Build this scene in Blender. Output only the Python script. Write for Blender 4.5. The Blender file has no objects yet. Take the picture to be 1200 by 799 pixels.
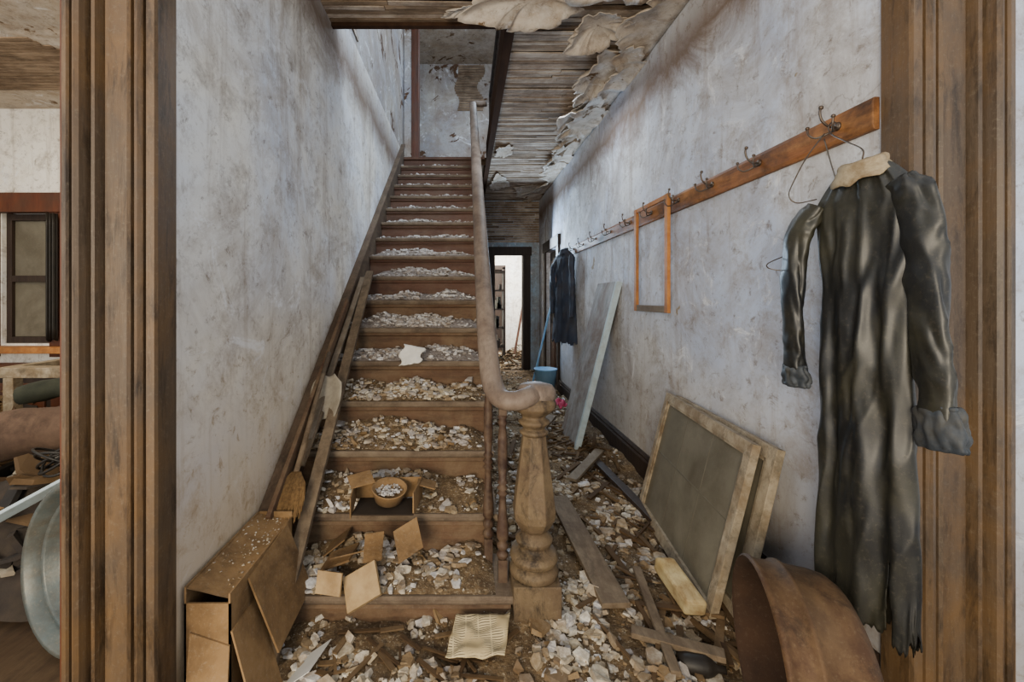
import bpy, math, random
from mathutils import Vector, Matrix, Quaternion, noise
random.seed(7)
R = random.random
def U(a,b): return a+(b-a)*random.random()
def nz(x,y=0,z=0): return noise.noise(Vector((x,y,z)))

# ---------------------------------------------------------------- materials
KM=1.0
def lin(c):
    o=[]
    for v in c:
        v=v/255.0
        o.append((v/12.92 if v<=0.04045 else ((v+0.055)/1.055)**2.4)*KM)
    return (o[0],o[1],o[2],1.0)

def newmat(name):
    m=bpy.data.materials.new(name); m.use_nodes=True
    nt=m.node_tree
    bs=nt.nodes["Principled BSDF"]
    return m,nt,bs

def n_noise(nt,vec,scale,detail=6,rough=0.6,dist=0.0):
    n=nt.nodes.new("ShaderNodeTexNoise")
    n.inputs["Scale"].default_value=scale; n.inputs["Detail"].default_value=detail
    n.inputs["Roughness"].default_value=rough; n.inputs["Distortion"].default_value=dist
    nt.links.new(vec,n.inputs["Vector"]); return n.outputs["Fac"]
def n_ramp(nt,fac,stops):
    r=nt.nodes.new("ShaderNodeValToRGB")
    e=r.color_ramp.elements
    while len(e)<len(stops): e.new(0.5)
    for i,(p,c) in enumerate(stops):
        e[i].position=p; e[i].color=c
    nt.links.new(fac,r.inputs["Fac"]); return r.outputs["Color"]
def n_map(nt,scale=(1,1,1)):
    t=nt.nodes.new("ShaderNodeTexCoord"); m=nt.nodes.new("ShaderNodeMapping")
    m.inputs["Scale"].default_value=scale
    nt.links.new(t.outputs["Object"],m.inputs["Vector"]); return m.outputs["Vector"]
def n_mix(nt,fac,a,b,mode='MIX'):
    m=nt.nodes.new("ShaderNodeMix"); m.data_type='RGBA'; m.blend_type=mode
    if hasattr(fac,'links'): nt.links.new(fac,m.inputs[0])
    else: m.inputs[0].default_value=fac
    for s,v in ((6,a),(7,b)):
        if isinstance(v,tuple): m.inputs[s].default_value=v
        else: nt.links.new(v,m.inputs[s])
    return m.outputs[2]
def n_bump(nt,bs,h,strength=0.3,dist=0.01):
    b=nt.nodes.new("ShaderNodeBump"); b.inputs["Strength"].default_value=strength
    b.inputs["Distance"].default_value=dist
    nt.links.new(h,b.inputs["Height"]); nt.links.new(b.outputs["Normal"],bs.inputs["Normal"])
W1=(1,1,1,1); K0=(0,0,0,1)

def mat_basic(name,c1,c2,scale=8,stretch=(1,1,1),dirt=None,damt=0.6,dscale=4,rough=0.8,bump=0.3,metal=0.0,bdist=0.01,spec=0.3,contrast=(0.3,0.7),speck=0.0,speckc=(176,160,136),dark=0.0):
    m,nt,bs=newmat(name)
    v=n_map(nt,stretch)
    f=n_noise(nt,v,scale,8,0.65)
    col=n_ramp(nt,f,[(contrast[0],lin(c1)),(contrast[1],lin(c2))])
    if dirt:
        v2=n_map(nt)
        f2=n_noise(nt,v2,dscale,8,0.7,0.3)
        k=n_ramp(nt,f2,[(0.42,K0),(0.62,(damt,damt,damt,1))])
        col=n_mix(nt,k,col,lin(dirt))
    if dark:
        v4=n_map(nt,tuple(0.5+0.5*s for s in stretch)); f4=n_noise(nt,v4,scale*1.3,8,0.75,0.4)
        k4=n_ramp(nt,f4,[(0.36,(dark,dark,dark,1)),(0.50,K0)])
        col=n_mix(nt,k4,col,lin(tuple(x*0.42 for x in c1)))
    if speck:
        v3=n_map(nt); f3=n_noise(nt,v3,75,6,0.85)
        k3=n_ramp(nt,f3,[(0.54,K0),(0.68,(speck,speck,speck,1))])
        col=n_mix(nt,k3,col,lin(speckc))
    nt.links.new(col,bs.inputs["Base Color"])
    bs.inputs["Roughness"].default_value=rough; bs.inputs["Metallic"].default_value=metal
    bs.inputs["Specular IOR Level"].default_value=spec
    if bump: n_bump(nt,bs,f,bump,bdist)
    return m

def mat_wall(name,base1,base2,stain=(150,120,85),stain_amt=0.85,peel=(150,135,112),peel_thr=0.68,low=(165,135,95),lowz=0.9,highshade=None):
    m,nt,bs=newmat(name)
    v=n_map(nt)
    big=n_noise(nt,v,0.9,5,0.6,0.4)
    col=n_ramp(nt,big,[(0.36,lin(base1)),(0.60,lin(base2))])
    f2=n_noise(nt,v,1.7,12,0.76,0.8)
    k2=n_ramp(nt,f2,[(0.42,K0),(0.66,(stain_amt,)*3+(1,))])
    col=n_mix(nt,k2,col,lin(stain))
    f7=n_noise(nt,v,5.5,12,0.8,0.3)
    k7=n_ramp(nt,f7,[(0.36,(0.65,)*3+(1,)),(0.50,K0)])
    col=n_mix(nt,k7,col,lin((142,130,118)))
    f4=n_noise(nt,v,15,10,0.8,0.5)
    k4=n_ramp(nt,f4,[(0.36,(0.7,)*3+(1,)),(0.45,K0)])
    col=n_mix(nt,k4,col,lin((112,98,84)))
    f6=n_noise(nt,v,4,10,0.8,1.0)
    k6=n_ramp(nt,f6,[(0.56,K0),(0.64,(0.6,)*3+(1,))])
    col=n_mix(nt,k6,col,lin((238,240,244)))
    vs=n_map(nt,(7,7,0.5))
    f5=n_noise(nt,vs,1.3,8,0.7,0.3)
    k5=n_ramp(nt,f5,[(0.53,K0),(0.70,(0.55,)*3+(1,))])
    col=n_mix(nt,k5,col,lin((132,112,90)))
    f3=n_noise(nt,v,2.4,12,0.62,0.9)
    k3=n_ramp(nt,f3,[(peel_thr,K0),(peel_thr+0.012,W1)])
    col=n_mix(nt,k3,col,lin(peel))
    vo=nt.nodes.new("ShaderNodeTexVoronoi"); vo.feature='DISTANCE_TO_EDGE'; vo.inputs["Scale"].default_value=0.9
    wv=nt.nodes.new("ShaderNodeVectorMath"); wv.operation='ADD'
    nn=nt.nodes.new("ShaderNodeTexNoise"); nn.inputs["Scale"].default_value=4; nn.inputs["Detail"].default_value=6; nt.links.new(v,nn.inputs["Vector"])
    sc=nt.nodes.new("ShaderNodeVectorMath"); sc.operation='SCALE'; sc.inputs["Scale"].default_value=0.6
    nt.links.new(nn.outputs["Color"],sc.inputs[0]); nt.links.new(v,wv.inputs[0]); nt.links.new(sc.outputs[0],wv.inputs[1])
    nt.links.new(wv.outputs[0],vo.inputs["Vector"])
    kc=n_ramp(nt,vo.outputs["Distance"],[(0.0,(0.45,)*3+(1,)),(0.005,K0)])
    mm=n_mix(nt,1.0,kc,n_ramp(nt,f2,[(0.48,K0),(0.58,W1)]),'MULTIPLY')
    col=n_mix(nt,mm,col,lin((95,84,72)))
    g=nt.nodes.new("ShaderNodeNewGeometry"); sx=nt.nodes.new("ShaderNodeSeparateXYZ")
    nt.links.new(g.outputs["Position"],sx.inputs[0])
    ad=nt.nodes.new("ShaderNodeMath"); ad.operation='MULTIPLY_ADD'; ad.inputs[1].default_value=1.6
    nt.links.new(f2,ad.inputs[0]); nt.links.new(sx.outputs["Z"],ad.inputs[2])
    mr=nt.nodes.new("ShaderNodeMapRange"); mr.inputs["From Min"].default_value=lowz+1.3; mr.inputs["From Max"].default_value=lowz-0.1
    mr.inputs["To Max"].default_value=0.85
    nt.links.new(ad.outputs[0],mr.inputs["Value"])
    col=n_mix(nt,mr.outputs[0],col,lin(low))
    if highshade:  # brown band near ceiling height: soft shadow painted into the wall colour
        z0,w=highshade
        sb=nt.nodes.new("ShaderNodeMath"); sb.operation='MULTIPLY_ADD'; sb.inputs[1].default_value=0.5
        nt.links.new(f2,sb.inputs[0]); nt.links.new(sx.outputs["Z"],sb.inputs[2])
        m2=nt.nodes.new("ShaderNodeMath"); m2.operation='SUBTRACT'; m2.inputs[1].default_value=z0+0.25
        nt.links.new(sb.outputs[0],m2.inputs[0])
        m3=nt.nodes.new("ShaderNodeMath"); m3.operation='ABSOLUTE'; nt.links.new(m2.outputs[0],m3.inputs[0])
        m4=nt.nodes.new("ShaderNodeMapRange"); m4.inputs["From Min"].default_value=w; m4.inputs["From Max"].default_value=0.0
        m4.inputs["To Max"].default_value=0.9
        nt.links.new(m3.outputs[0],m4.inputs["Value"])
        col=n_mix(nt,m4.outputs[0],col,lin((108,86,68)))
    nt.links.new(col,bs.inputs["Base Color"])
    bs.inputs["Roughness"].default_value=0.8
    bs.inputs["Specular IOR Level"].default_value=0.2
    h=n_mix(nt,0.5,f4,k3)
    n_bump(nt,bs,h,0.4,0.012)
    return m

def mat_island(name,cols,rough=0.9,bump=0.4,damt=0.5,dc=(96,76,52),big=(120,94,62),bigamt=.75):
    m,nt,bs=newmat(name)
    g=nt.nodes.new("ShaderNodeNewGeometry")
    n=len(cols)
    stops=[(i/(n-1),lin(c)) for i,c in enumerate(cols)]
    c=n_ramp(nt,g.outputs["Random Per Island"],stops)
    v=n_map(nt); f=n_noise(nt,v,45,6,0.7)
    k=n_ramp(nt,f,[(0.40,(damt,)*3+(1,)),(0.6,K0)])
    c=n_mix(nt,k,c,lin(dc))
    f2=n_noise(nt,v,3.4,6,0.7)
    k2=n_ramp(nt,f2,[(0.44,K0),(0.62,(bigamt,)*3+(1,))])
    c=n_mix(nt,k2,c,lin(big))
    nt.links.new(c,bs.inputs["Base Color"]); bs.inputs["Roughness"].default_value=rough
    bs.inputs["Specular IOR Level"].default_value=0.15
    n_bump(nt,bs,f,bump,0.004)
    return m

WALL_L=mat_wall("plaster_left",(210,218,232),(234,230,220),stain=(172,160,146),low=(176,146,100),lowz=1.0,highshade=(3.04,0.32))
WALL_R=mat_wall("plaster_right",(186,198,222),(214,216,220),stain=(152,145,142),low=(146,132,112),lowz=0.6,highshade=(2.86,0.26),peel_thr=0.70)
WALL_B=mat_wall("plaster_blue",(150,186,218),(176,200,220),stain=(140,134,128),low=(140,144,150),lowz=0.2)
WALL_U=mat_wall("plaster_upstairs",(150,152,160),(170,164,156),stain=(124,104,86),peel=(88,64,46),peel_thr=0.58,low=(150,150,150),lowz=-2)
WALL_W=mat_wall("plaster_white",(226,228,226),(238,234,226),stain=(200,188,166),stain_amt=.5,low=(186,168,140),lowz=0.1)
CEILP=mat_wall("plaster_ceiling",(212,208,202),(196,184,168),stain=(160,138,112),peel=(112,90,66),peel_thr=0.62,low=(0,0,0),lowz=-4)
KM=0.95
LATH=mat_basic("lath_wood",(134,116,98),(216,204,190),scale=2.2,stretch=(1.5,9,9),dirt=(118,96,76),damt=0.8,dscale=2.0,rough=0.9,bump=0.5,dark=.5,speck=.3,speckc=(206,196,184))
LATHD=mat_basic("lath_dark",(104,84,64),(168,146,122),scale=2.2,stretch=(1.5,9,9),dirt=(84,64,46),dscale=3,rough=0.9,bump=0.5,dark=.5,speck=.2)
KM=0.50
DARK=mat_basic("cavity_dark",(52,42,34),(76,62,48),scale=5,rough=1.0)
FASC=mat_basic("fascia_dark",(64,46,36),(92,68,52),scale=3,stretch=(6,1,6),rough=0.95,spec=.05,bump=.2)
FLOORM=mat_basic("floor_boards",(70,52,36),(104,80,54),scale=3,stretch=(9,0.6,1),dirt=(128,104,74),dscale=3,rough=0.9)
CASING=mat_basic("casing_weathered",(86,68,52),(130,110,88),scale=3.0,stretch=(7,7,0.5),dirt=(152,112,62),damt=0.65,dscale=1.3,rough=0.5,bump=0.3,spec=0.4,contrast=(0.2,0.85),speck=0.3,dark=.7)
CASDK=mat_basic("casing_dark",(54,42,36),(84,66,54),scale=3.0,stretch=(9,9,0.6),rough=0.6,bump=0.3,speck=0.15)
REDW=mat_basic("varnish_red",(96,50,32),(136,78,48),scale=3,stretch=(6,6,1),rough=0.5,bump=0.2,dirt=(96,74,58),dscale=5,damt=0.5)
RISER=mat_basic("riser_wood",(98,70,50),(134,102,76),scale=2.5,stretch=(1,6,8),dirt=(150,126,96),damt=0.65,dscale=5,rough=0.8,speck=0.3,dark=.4)
RISERU=mat_basic("riser_wood_upper",(96,64,50),(132,94,74),scale=2.5,stretch=(1,6,8),dirt=(130,106,88),damt=0.5,dscale=6,rough=0.75,speck=0.2,dark=.3)
TREAD=mat_basic("tread_wood",(100,82,66),(144,124,104),scale=3,stretch=(1,7,7),dirt=(164,144,120),damt=0.7,dscale=7,rough=0.9,speck=0.45,dark=.3)
SKIRT=mat_basic("skirt_wood",(90,72,58),(128,104,84),scale=3,stretch=(7,1,7),dirt=(142,122,98),damt=0.6,dscale=5,rough=0.8,speck=0.3,dark=.4)
RAILW=mat_basic("handrail_dusty",(148,128,112),(184,164,146),scale=4,stretch=(7,1,3),dirt=(112,90,76),damt=0.7,dscale=4,rough=0.6,bump=0.15,speck=0.3,dark=.4)
NEWELW=mat_basic("newel_dusty",(90,70,52),(142,118,90),scale=5,stretch=(3,3,1),dirt=(160,136,100),damt=0.6,dscale=5,rough=0.7,speck=0.35,dark=.8)
BALW=mat_basic("baluster_dark",(66,46,38),(104,78,62),scale=10,rough=0.6,dirt=(140,118,94),dscale=20,damt=0.5)
RAILB=mat_basic("peg_rail_wood",(186,116,60),(224,160,96),scale=3,stretch=(8,0.8,8),dirt=(80,58,44),damt=0.95,dscale=2.6,rough=0.55,bump=0.2,dark=.5)
GREYW=mat_basic("grey_wood",(140,124,104),(176,160,138),scale=3,stretch=(8,1,8),dirt=(110,90,68),damt=0.6,dscale=6,rough=0.85,speck=0.3)
PLANKW=mat_basic("old_plank",(118,98,76),(170,148,120),scale=3,stretch=(6,1,6),dirt=(98,78,58),damt=0.6,dscale=6,rough=0.85,speck=0.35,dark=.4)
KM=0.62
SASHW=mat_basic("sash_wood",(158,140,112),(212,196,168),scale=5,stretch=(3,3,3),dirt=(130,104,72),damt=0.7,dscale=7,rough=0.85,speck=0.3,dark=.5)
SCREEN=mat_basic("dusty_glass",(112,106,92),(150,142,122),scale=1.6,stretch=(1,1,1),dirt=(96,86,68),damt=0.6,dscale=3,rough=0.4,bump=0.03,speck=0.25)
SCREEND=mat_basic("dusty_glass_darker",(102,95,80),(134,126,106),scale=3,rough=0.5,bump=0.03)  # darker tone for mullions showing faintly behind the dusty glass
KM=0.72
ORANGE=mat_basic("orange_wood_and_glow",(186,112,48),(220,156,86),scale=3,stretch=(8,1,8),dirt=(120,80,48),damt=0.6,dscale=5,rough=0.55,bump=0.15)
METAL=mat_basic("old_metal",(96,90,84),(138,130,120),scale=20,rough=0.45,metal=0.8,dirt=(96,66,42),dscale=12)
RUST=mat_basic("rusty_tin",(78,58,40),(132,102,68),scale=4,rough=0.65,metal=0.25,dirt=(72,46,28),damt=0.85,dscale=4,bump=0.4,speck=0.3,speckc=(150,128,98),dark=.7)
RUSTIN=mat_basic("rusty_inside",(44,30,22),(74,52,36),scale=5,rough=0.9,bump=0.2,speck=0.1)
CARD=mat_basic("cardboard",(132,102,66),(166,132,90),scale=4,dirt=(88,66,42),damt=0.9,dscale=3.4,rough=0.9,bump=0.15,speck=0.35)
CARDB=mat_basic("cardboard_light",(178,146,100),(200,172,128),scale=5,dirt=(134,104,68),damt=0.6,dscale=7,rough=0.9,bump=0.15,speck=0.3)
SATIN=mat_basic("black_satin",(18,19,20),(36,37,36),scale=3,stretch=(1.5,1.5,.6),dirt=(70,67,50),damt=0.65,dscale=2.4,rough=0.46,bump=0.15,spec=0.55,speck=0.12,contrast=(.35,.7))
CUFFM=mat_basic("faded_cuff",(40,46,54),(92,98,104),scale=9,dirt=(76,68,52),damt=0.6,dscale=9,rough=0.6,bump=0.4)
LACE=mat_basic("cream_collar",(160,142,112),(204,188,156),scale=25,rough=0.9,dirt=(112,86,58),damt=.8,dscale=10)
COAT=mat_basic("blue_coat",(40,48,66),(66,76,96),scale=6,rough=0.8,dirt=(80,72,66),dscale=5,damt=0.4)
SLABM=mat_basic("weathered_slab",(142,138,134),(184,182,180),scale=2.5,stretch=(2,2,1),dirt=(120,94,72),damt=0.9,dscale=2.4,rough=0.8,speck=0.3,dark=.4)
SLABE=mat_basic("slab_edge",(186,208,218),(208,224,230),scale=8,rough=0.7,dirt=(150,150,140),dscale=12,damt=0.4)
KM=0.78
FLAKE=mat_island("plaster_chips",[(128,104,74),(204,190,162),(230,222,206),(156,132,98),(242,236,222),(112,88,62),(216,204,180),(144,120,88)])
KM=0.85
FLAKEU=mat_island("plaster_chips_grey",[(142,132,122),(210,206,202),(236,234,232),(166,156,146),(226,222,218),(124,108,92)],dc=(104,92,80),big=(138,122,106),bigamt=.55)
DUST=mat_basic("plaster_dust",(84,66,46),(138,114,82),scale=30,dirt=(66,50,34),damt=0.7,dscale=8,rough=1.0,bump=0.9,bdist=0.02,speck=0.8,speckc=(206,190,160))
DUSTU=mat_basic("plaster_dust_grey",(108,94,82),(160,148,138),scale=30,dirt=(90,74,60),damt=0.6,dscale=14,rough=1.0,bump=0.8,bdist=0.02,speck=0.8,speckc=(226,222,216))
KM=0.72
STICK=mat_island("splintered_wood",[(88,68,48),(120,96,68),(62,46,34),(140,116,86),(96,74,52)],big=(84,64,44))
FOAM=mat_basic("yellow_block",(190,168,116),(218,202,158),scale=9,rough=0.95,bump=0.5,dirt=(132,100,62),damt=.8,dscale=6)
PAPER=mat_basic("white_paper",(216,214,206),(236,234,228),scale=8,rough=0.9,bump=0.1)
ENAMEL=mat_basic("enamel_basin",(70,80,82),(120,130,128),scale=5,rough=0.4,dirt=(96,84,66),dscale=5,metal=0.2,speck=.3)
BUCKW=mat_basic("blue_bucket",(120,180,230),(160,204,238),scale=5,rough=0.5)
PINK=mat_basic("pink_cloth",(186,50,90),(206,80,112),scale=9,rough=0.8)
BLACK=mat_basic("black_plastic",(26,24,22),(48,42,36),scale=9,rough=0.5)
BRIST=mat_basic("broom_straw",(104,78,48),(148,116,74),scale=30,stretch=(3,3,0.3),rough=1.0,bump=0.8)
ROLL=mat_basic("brown_roll",(86,66,54),(122,98,80),scale=7,rough=0.95,dirt=(70,54,44),dscale=5,dark=.4)
GREENC=mat_basic("green_cloth",(40,44,36),(66,68,54),scale=9,rough=0.95)
LINEN=mat_basic("grey_linen",(150,140,122),(190,180,160),scale=9,rough=0.95,dirt=(120,104,84),dscale=6)
HEAPM=mat_basic("junk_dust",(38,34,30),(84,72,60),scale=5,rough=1,dirt=(54,48,46),dscale=6,bump=.8)
KM=1.0

def mat_news():
    m,nt,bs=newmat("newsprint")
    t=nt.nodes.new("ShaderNodeTexCoord")
    br=nt.nodes.new("ShaderNodeTexBrick"); br.inputs["Scale"].default_value=1.0
    br.inputs["Brick Width"].default_value=0.045; br.inputs["Row Height"].default_value=0.0075
    br.inputs["Mortar Size"].default_value=0.0024; br.offset=0.0
    br.inputs["Color1"].default_value=lin((112,100,80)); br.inputs["Color2"].default_value=lin((84,74,60)); br.inputs["Mortar"].default_value=lin((190,172,132))
    nt.links.new(t.outputs["Object"],br.inputs["Vector"])
    v=n_map(nt); f=n_noise(nt,v,12,6,0.6)
    k=n_ramp(nt,f,[(0.42,W1),(0.50,K0)])
    c=n_mix(nt,k,br.outputs["Color"],lin((172,152,112)))
    nt.links.new(c,bs.inputs["Base Color"]); bs.inputs["Roughness"].default_value=0.9
    return m
NEWS=mat_news()

# ---------------------------------------------------------------- mesh builder
class B:
    def __init__(s,mats): s.v=[];s.f=[];s.m=[];s.s=[];s.mats=mats if isinstance(mats,list) else [mats]
    def add(s,vs,fs,m=0,sm=False):
        o=len(s.v); s.v.extend([tuple(p) for p in vs])
        for f in fs:
            s.f.append([i+o for i in f]); s.m.append(m); s.s.append(sm)
    def box(s,a,b,m=0):
        x0,y0,z0=a;x1,y1,z1=b
        s.add([(x0,y0,z0),(x1,y0,z0),(x1,y1,z0),(x0,y1,z0),(x0,y0,z1),(x1,y0,z1),(x1,y1,z1),(x0,y1,z1)],
              [(0,3,2,1),(4,5,6,7),(0,1,5,4),(1,2,6,5),(2,3,7,6),(3,0,4,7)],m)
    def slab(s,p,u,v,w,m=0):
        p,u,v,w=Vector(p),Vector(u),Vector(v),Vector(w)
        vs=[p,p+u,p+u+v,p+v,p+w,p+u+w,p+u+v+w,p+v+w]
        s.add(vs,[(0,3,2,1),(4,5,6,7),(0,1,5,4),(1,2,6,5),(2,3,7,6),(3,0,4,7)],m)
    def prism(s,prof,z0,z1,m=0,axis='z'):
        n=len(prof)
        if axis=='z': lo=[(a,b,z0) for a,b in prof]; hi=[(a,b,z1) for a,b in prof]
        elif axis=='x': lo=[(z0,a,b) for a,b in prof]; hi=[(z1,a,b) for a,b in prof]
        else: lo=[(a,z0,b) for a,b in prof]; hi=[(a,z1,b) for a,b in prof]
        fs=[(i,(i+1)%n,n+(i+1)%n,n+i) for i in range(n)]
        fs.append(tuple(range(n-1,-1,-1))); fs.append(tuple(range(n,2*n)))
        s.add(lo+hi,fs,m)
    def lathe(s,c,prof,seg=24,axis=(0,0,1),m=0,sm=True,sx=1,sy=1,rot=0,cap=True):
        q=Vector((0,0,1)).rotation_difference(Vector(axis).normalized()); c=Vector(c)
        vs=[]
        for r,z in prof:
            for i in range(seg):
                a=2*math.pi*i/seg+rot
                vs.append(c+q@Vector((r*math.cos(a)*sx,r*math.sin(a)*sy,z)))
        fs=[]
        for j in range(len(prof)-1):
            for i in range(seg):
                k=(i+1)%seg
                fs.append((j*seg+i,j*seg+k,(j+1)*seg+k,(j+1)*seg+i))
        s.add(vs,fs,m,sm)
        if cap:
            o=len(s.v)-len(vs)
            if prof[0][0]>1e-4: s.f.append([o+i for i in range(seg-1,-1,-1)]); s.m.append(m); s.s.append(False)
            if prof[-1][0]>1e-4: s.f.append([o+(len(prof)-1)*seg+i for i in range(seg)]); s.m.append(m); s.s.append(False)
    def tube(s,pts,rad,seg=10,m=0,up=(0,0,1),flat=1.0,wr=0,wf=20,cap=True,sub=0,wfn=None):
        pts=[Vector(p) for p in pts]
        if sub: pts,tt=catmull(pts,sub)
        n=len(pts); vs=[]
        up=Vector(up)
        for i,p in enumerate(pts):
            t=(pts[min(i+1,n-1)]-pts[max(i-1,0)]).normalized()
            sd=t.cross(up)
            if sd.length<1e-3: sd=t.cross(Vector((1,0,0)))
            sd.normalize(); nn=sd.cross(t).normalized()
            r=rad(i/(n-1)) if callable(rad) else rad
            for k in range(seg):
                a=2*math.pi*k/seg
                q=sd*math.cos(a)*r+nn*math.sin(a)*r*flat
                if wr:
                    w=p+q; q=q*(1+wr*nz(w.x*wf,w.y*wf,w.z*wf*0.8+7))
                if wfn: q=q*(1+wfn(i/(n-1),a))
                vs.append(p+q)
        fs=[(j*seg+k,j*seg+(k+1)%seg,(j+1)*seg+(k+1)%seg,(j+1)*seg+k) for j in range(n-1) for k in range(seg)]
        if cap: fs.append(tuple(range(seg-1,-1,-1))); fs.append(tuple((n-1)*seg+k for k in range(seg)))
        s.add(vs,fs,m,True)
    def chip(s,p,size,thick,m=0,tilt=0.5,elong=1.0):
        n=random.choice((4,5,6,7))
        a0=U(0,6.28)
        e=Quaternion((math.cos(a0),math.sin(a0),0),random.gauss(0,tilt))
        q=e@Quaternion((0,0,1),U(0,6.28))
        p=Vector(p); lo=[];hi=[]
        for i in range(n):
            a=2*math.pi*(i+U(-.35,.35))/n; r=size*U(.55,1.1)
            x=math.cos(a)*r*elong; y=math.sin(a)*r
            lo.append(p+q@Vector((x,y,-thick/2))); hi.append(p+q@Vector((x*.9,y*.9,thick/2*U(.4,1.5))))
        fs=[(i,(i+1)%n,n+(i+1)%n,n+i) for i in range(n)]
        fs.append(tuple(range(n-1,-1,-1))); fs.append(tuple(range(n,2*n)))
        s.add(lo+hi,fs,m)
    def grid(s,fn,nu,nv,m=0,sm=True):
        vs=[fn(i/nu,j/nv) for i in range(nu+1) for j in range(nv+1)]
        fs=[(i*(nv+1)+j,(i+1)*(nv+1)+j,(i+1)*(nv+1)+j+1,i*(nv+1)+j+1) for i in range(nu) for j in range(nv)]
        s.add(vs,fs,m,sm)
    def obj(s,name,bevel=0,solid=0):
        me=bpy.data.meshes.new(name); me.from_pydata(s.v,[],s.f)
        for mt in s.mats: me.materials.append(mt)
        me.polygons.foreach_set("material_index",s.m); me.polygons.foreach_set("use_smooth",s.s)
        me.update()
        o=bpy.data.objects.new(name,me); bpy.context.scene.collection.objects.link(o)
        if solid:
            md=o.modifiers.new("t",'SOLIDIFY'); md.thickness=solid
        if bevel:
            md=o.modifiers.new("b",'BEVEL'); md.width=bevel; md.segments=2; md.limit_method='ANGLE'
        return o

def catmull(pts,sub):
    pts=[Vector(p) for p in pts]; out=[]
    P=[pts[0]*2-pts[1]]+pts+[pts[-1]*2-pts[-2]]
    for i in range(1,len(P)-2):
        a,b,c,d=P[i-1],P[i],P[i+1],P[i+2]
        for k in range(sub):
            t=k/sub
            out.append(0.5*((2*b)+(-a+c)*t+(2*a-5*b+4*c-d)*t*t+(-a+3*b-3*c+d)*t**3))
    out.append(pts[-1]); return out,None

# ---------------------------------------------------------------- shell
XL=-0.87; XR=1.33; YB=7.75; ZC=3.12; Z2=3.23; ZT=5.6; OPX=0.30; OPY=2.77
b=B(FLOORM); b.box((-6.2,-1.2,-0.1),(3.2,11.3,0.0)); b.obj("floor")
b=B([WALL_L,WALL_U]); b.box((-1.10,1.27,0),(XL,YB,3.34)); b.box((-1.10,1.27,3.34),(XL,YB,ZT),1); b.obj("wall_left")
b=B([WALL_R,WALL_U])
b.box((XR,1.36,0),(1.5,6.15,Z2)); b.box((XR,7.05,0),(1.5,YB,Z2)); b.box((XR,6.15,2.1),(1.5,7.05,Z2))
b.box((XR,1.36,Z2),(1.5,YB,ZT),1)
b.obj("wall_right")
b=B([WALL_B,WALL_U,DARK])
y0,y1=YB,YB+0.15
b.box((-1.1,y0,0),(0.50,y1,Z2),0); b.box((1.06,y0,0),(1.5,y1,Z2),0); b.box((0.50,y0,2.14),(1.06,y1,Z2),0)
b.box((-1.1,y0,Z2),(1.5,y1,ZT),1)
b.obj("wall_back")
b=B([WALL_W]); b.box((-6.2,4.0,0),(-4.35,4.15,ZC)); b.box((-3.85,4.0,0),(-1.1,4.15,ZC)); b.box((-4.35,4.0,2.15),(-3.85,4.15,ZC)); b.box((-4.35,4.0,0),(-3.85,4.15,0.92))
b.box((-6.2,1.0,0),(-6.05,4.0,ZC)); b.obj("wall_parlor")
b=B(WALL_R); b.box((1.60,1.32,0),(3.2,1.45,3.5)); b.obj("wall_front")

b=B([LATH,DARK,LATHD])
y=1.32
while y<YB-0.03:
    x0=XL if y<OPY-0.03 else OPX
    x=x0
    while x<XR-0.01:
        x2=min(XR,x+U(0.35,1.2))
        dz=U(-0.005,0.004); dy=U(-0.003,0.003)
        b.slab((x,y+dy,ZC+dz),(x2-x-0.004,U(-.004,.004),U(-.006,.004)),(0,U(.030,.036),0),(0,0,0.008),0 if R()<.75 else 2)
        x=x2
    y+=0.041
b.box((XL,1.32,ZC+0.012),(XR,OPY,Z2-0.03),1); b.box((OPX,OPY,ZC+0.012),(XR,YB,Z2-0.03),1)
b.obj("ceiling")
b=B([CEILP]); b.box((-6.2,1.0,ZC),(-1.1,4.0,ZC+0.05)); b.obj("ceiling_parlor")
b=B([CEILP]); b.box((XL,1.4,ZT),(XR,YB,ZT+0.05)); b.obj("ceiling_upstairs")
b=B(FLOORM); b.box((XL,5.72,Z2-0.1),(OPX,YB,Z2)); b.box((OPX,OPY,Z2-0.03),(XR,YB,Z2)); b.box((XL,1.32,Z2-0.03),(XR,OPY,Z2)); b.obj("floor_upstairs")

def patch(b,cx,cy,rx,ry,z,curl,seed,m=0,cd=None):
    nr,na=9,64
    vs=[];fs=[]
    if cd is None: cd=U(0,6.28)
    for j in range(nr+1):
        t=j/nr
        for i in range(na):
            a=2*math.pi*i/na
            k=1+0.5*nz(math.cos(a)*1.6+seed,math.sin(a)*1.6,seed)+0.3*nz(math.cos(a)*6+seed,math.sin(a)*6,1)+0.14*nz(math.cos(a)*18,math.sin(a)*18,seed)
            x=cx+rx*k*t*math.cos(a); y=cy+ry*k*t*math.sin(a)
            dr=curl*(t**3)*(0.25+0.75*max(0,math.cos(a-cd)))
            x=min(x,XR-0.003); x=max(x,XL+.004)
            vs.append((x,y,z-0.006-dr+0.004*nz(x*9,y*9,seed)))
    for j in range(nr):
        for i in range(na):
            k=(i+1)%na; fs.append((j*na+i,j*na+k,(j+1)*na+k,(j+1)*na+i))
    b.add(vs,fs,m,True)
b=B([CEILP])
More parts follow.
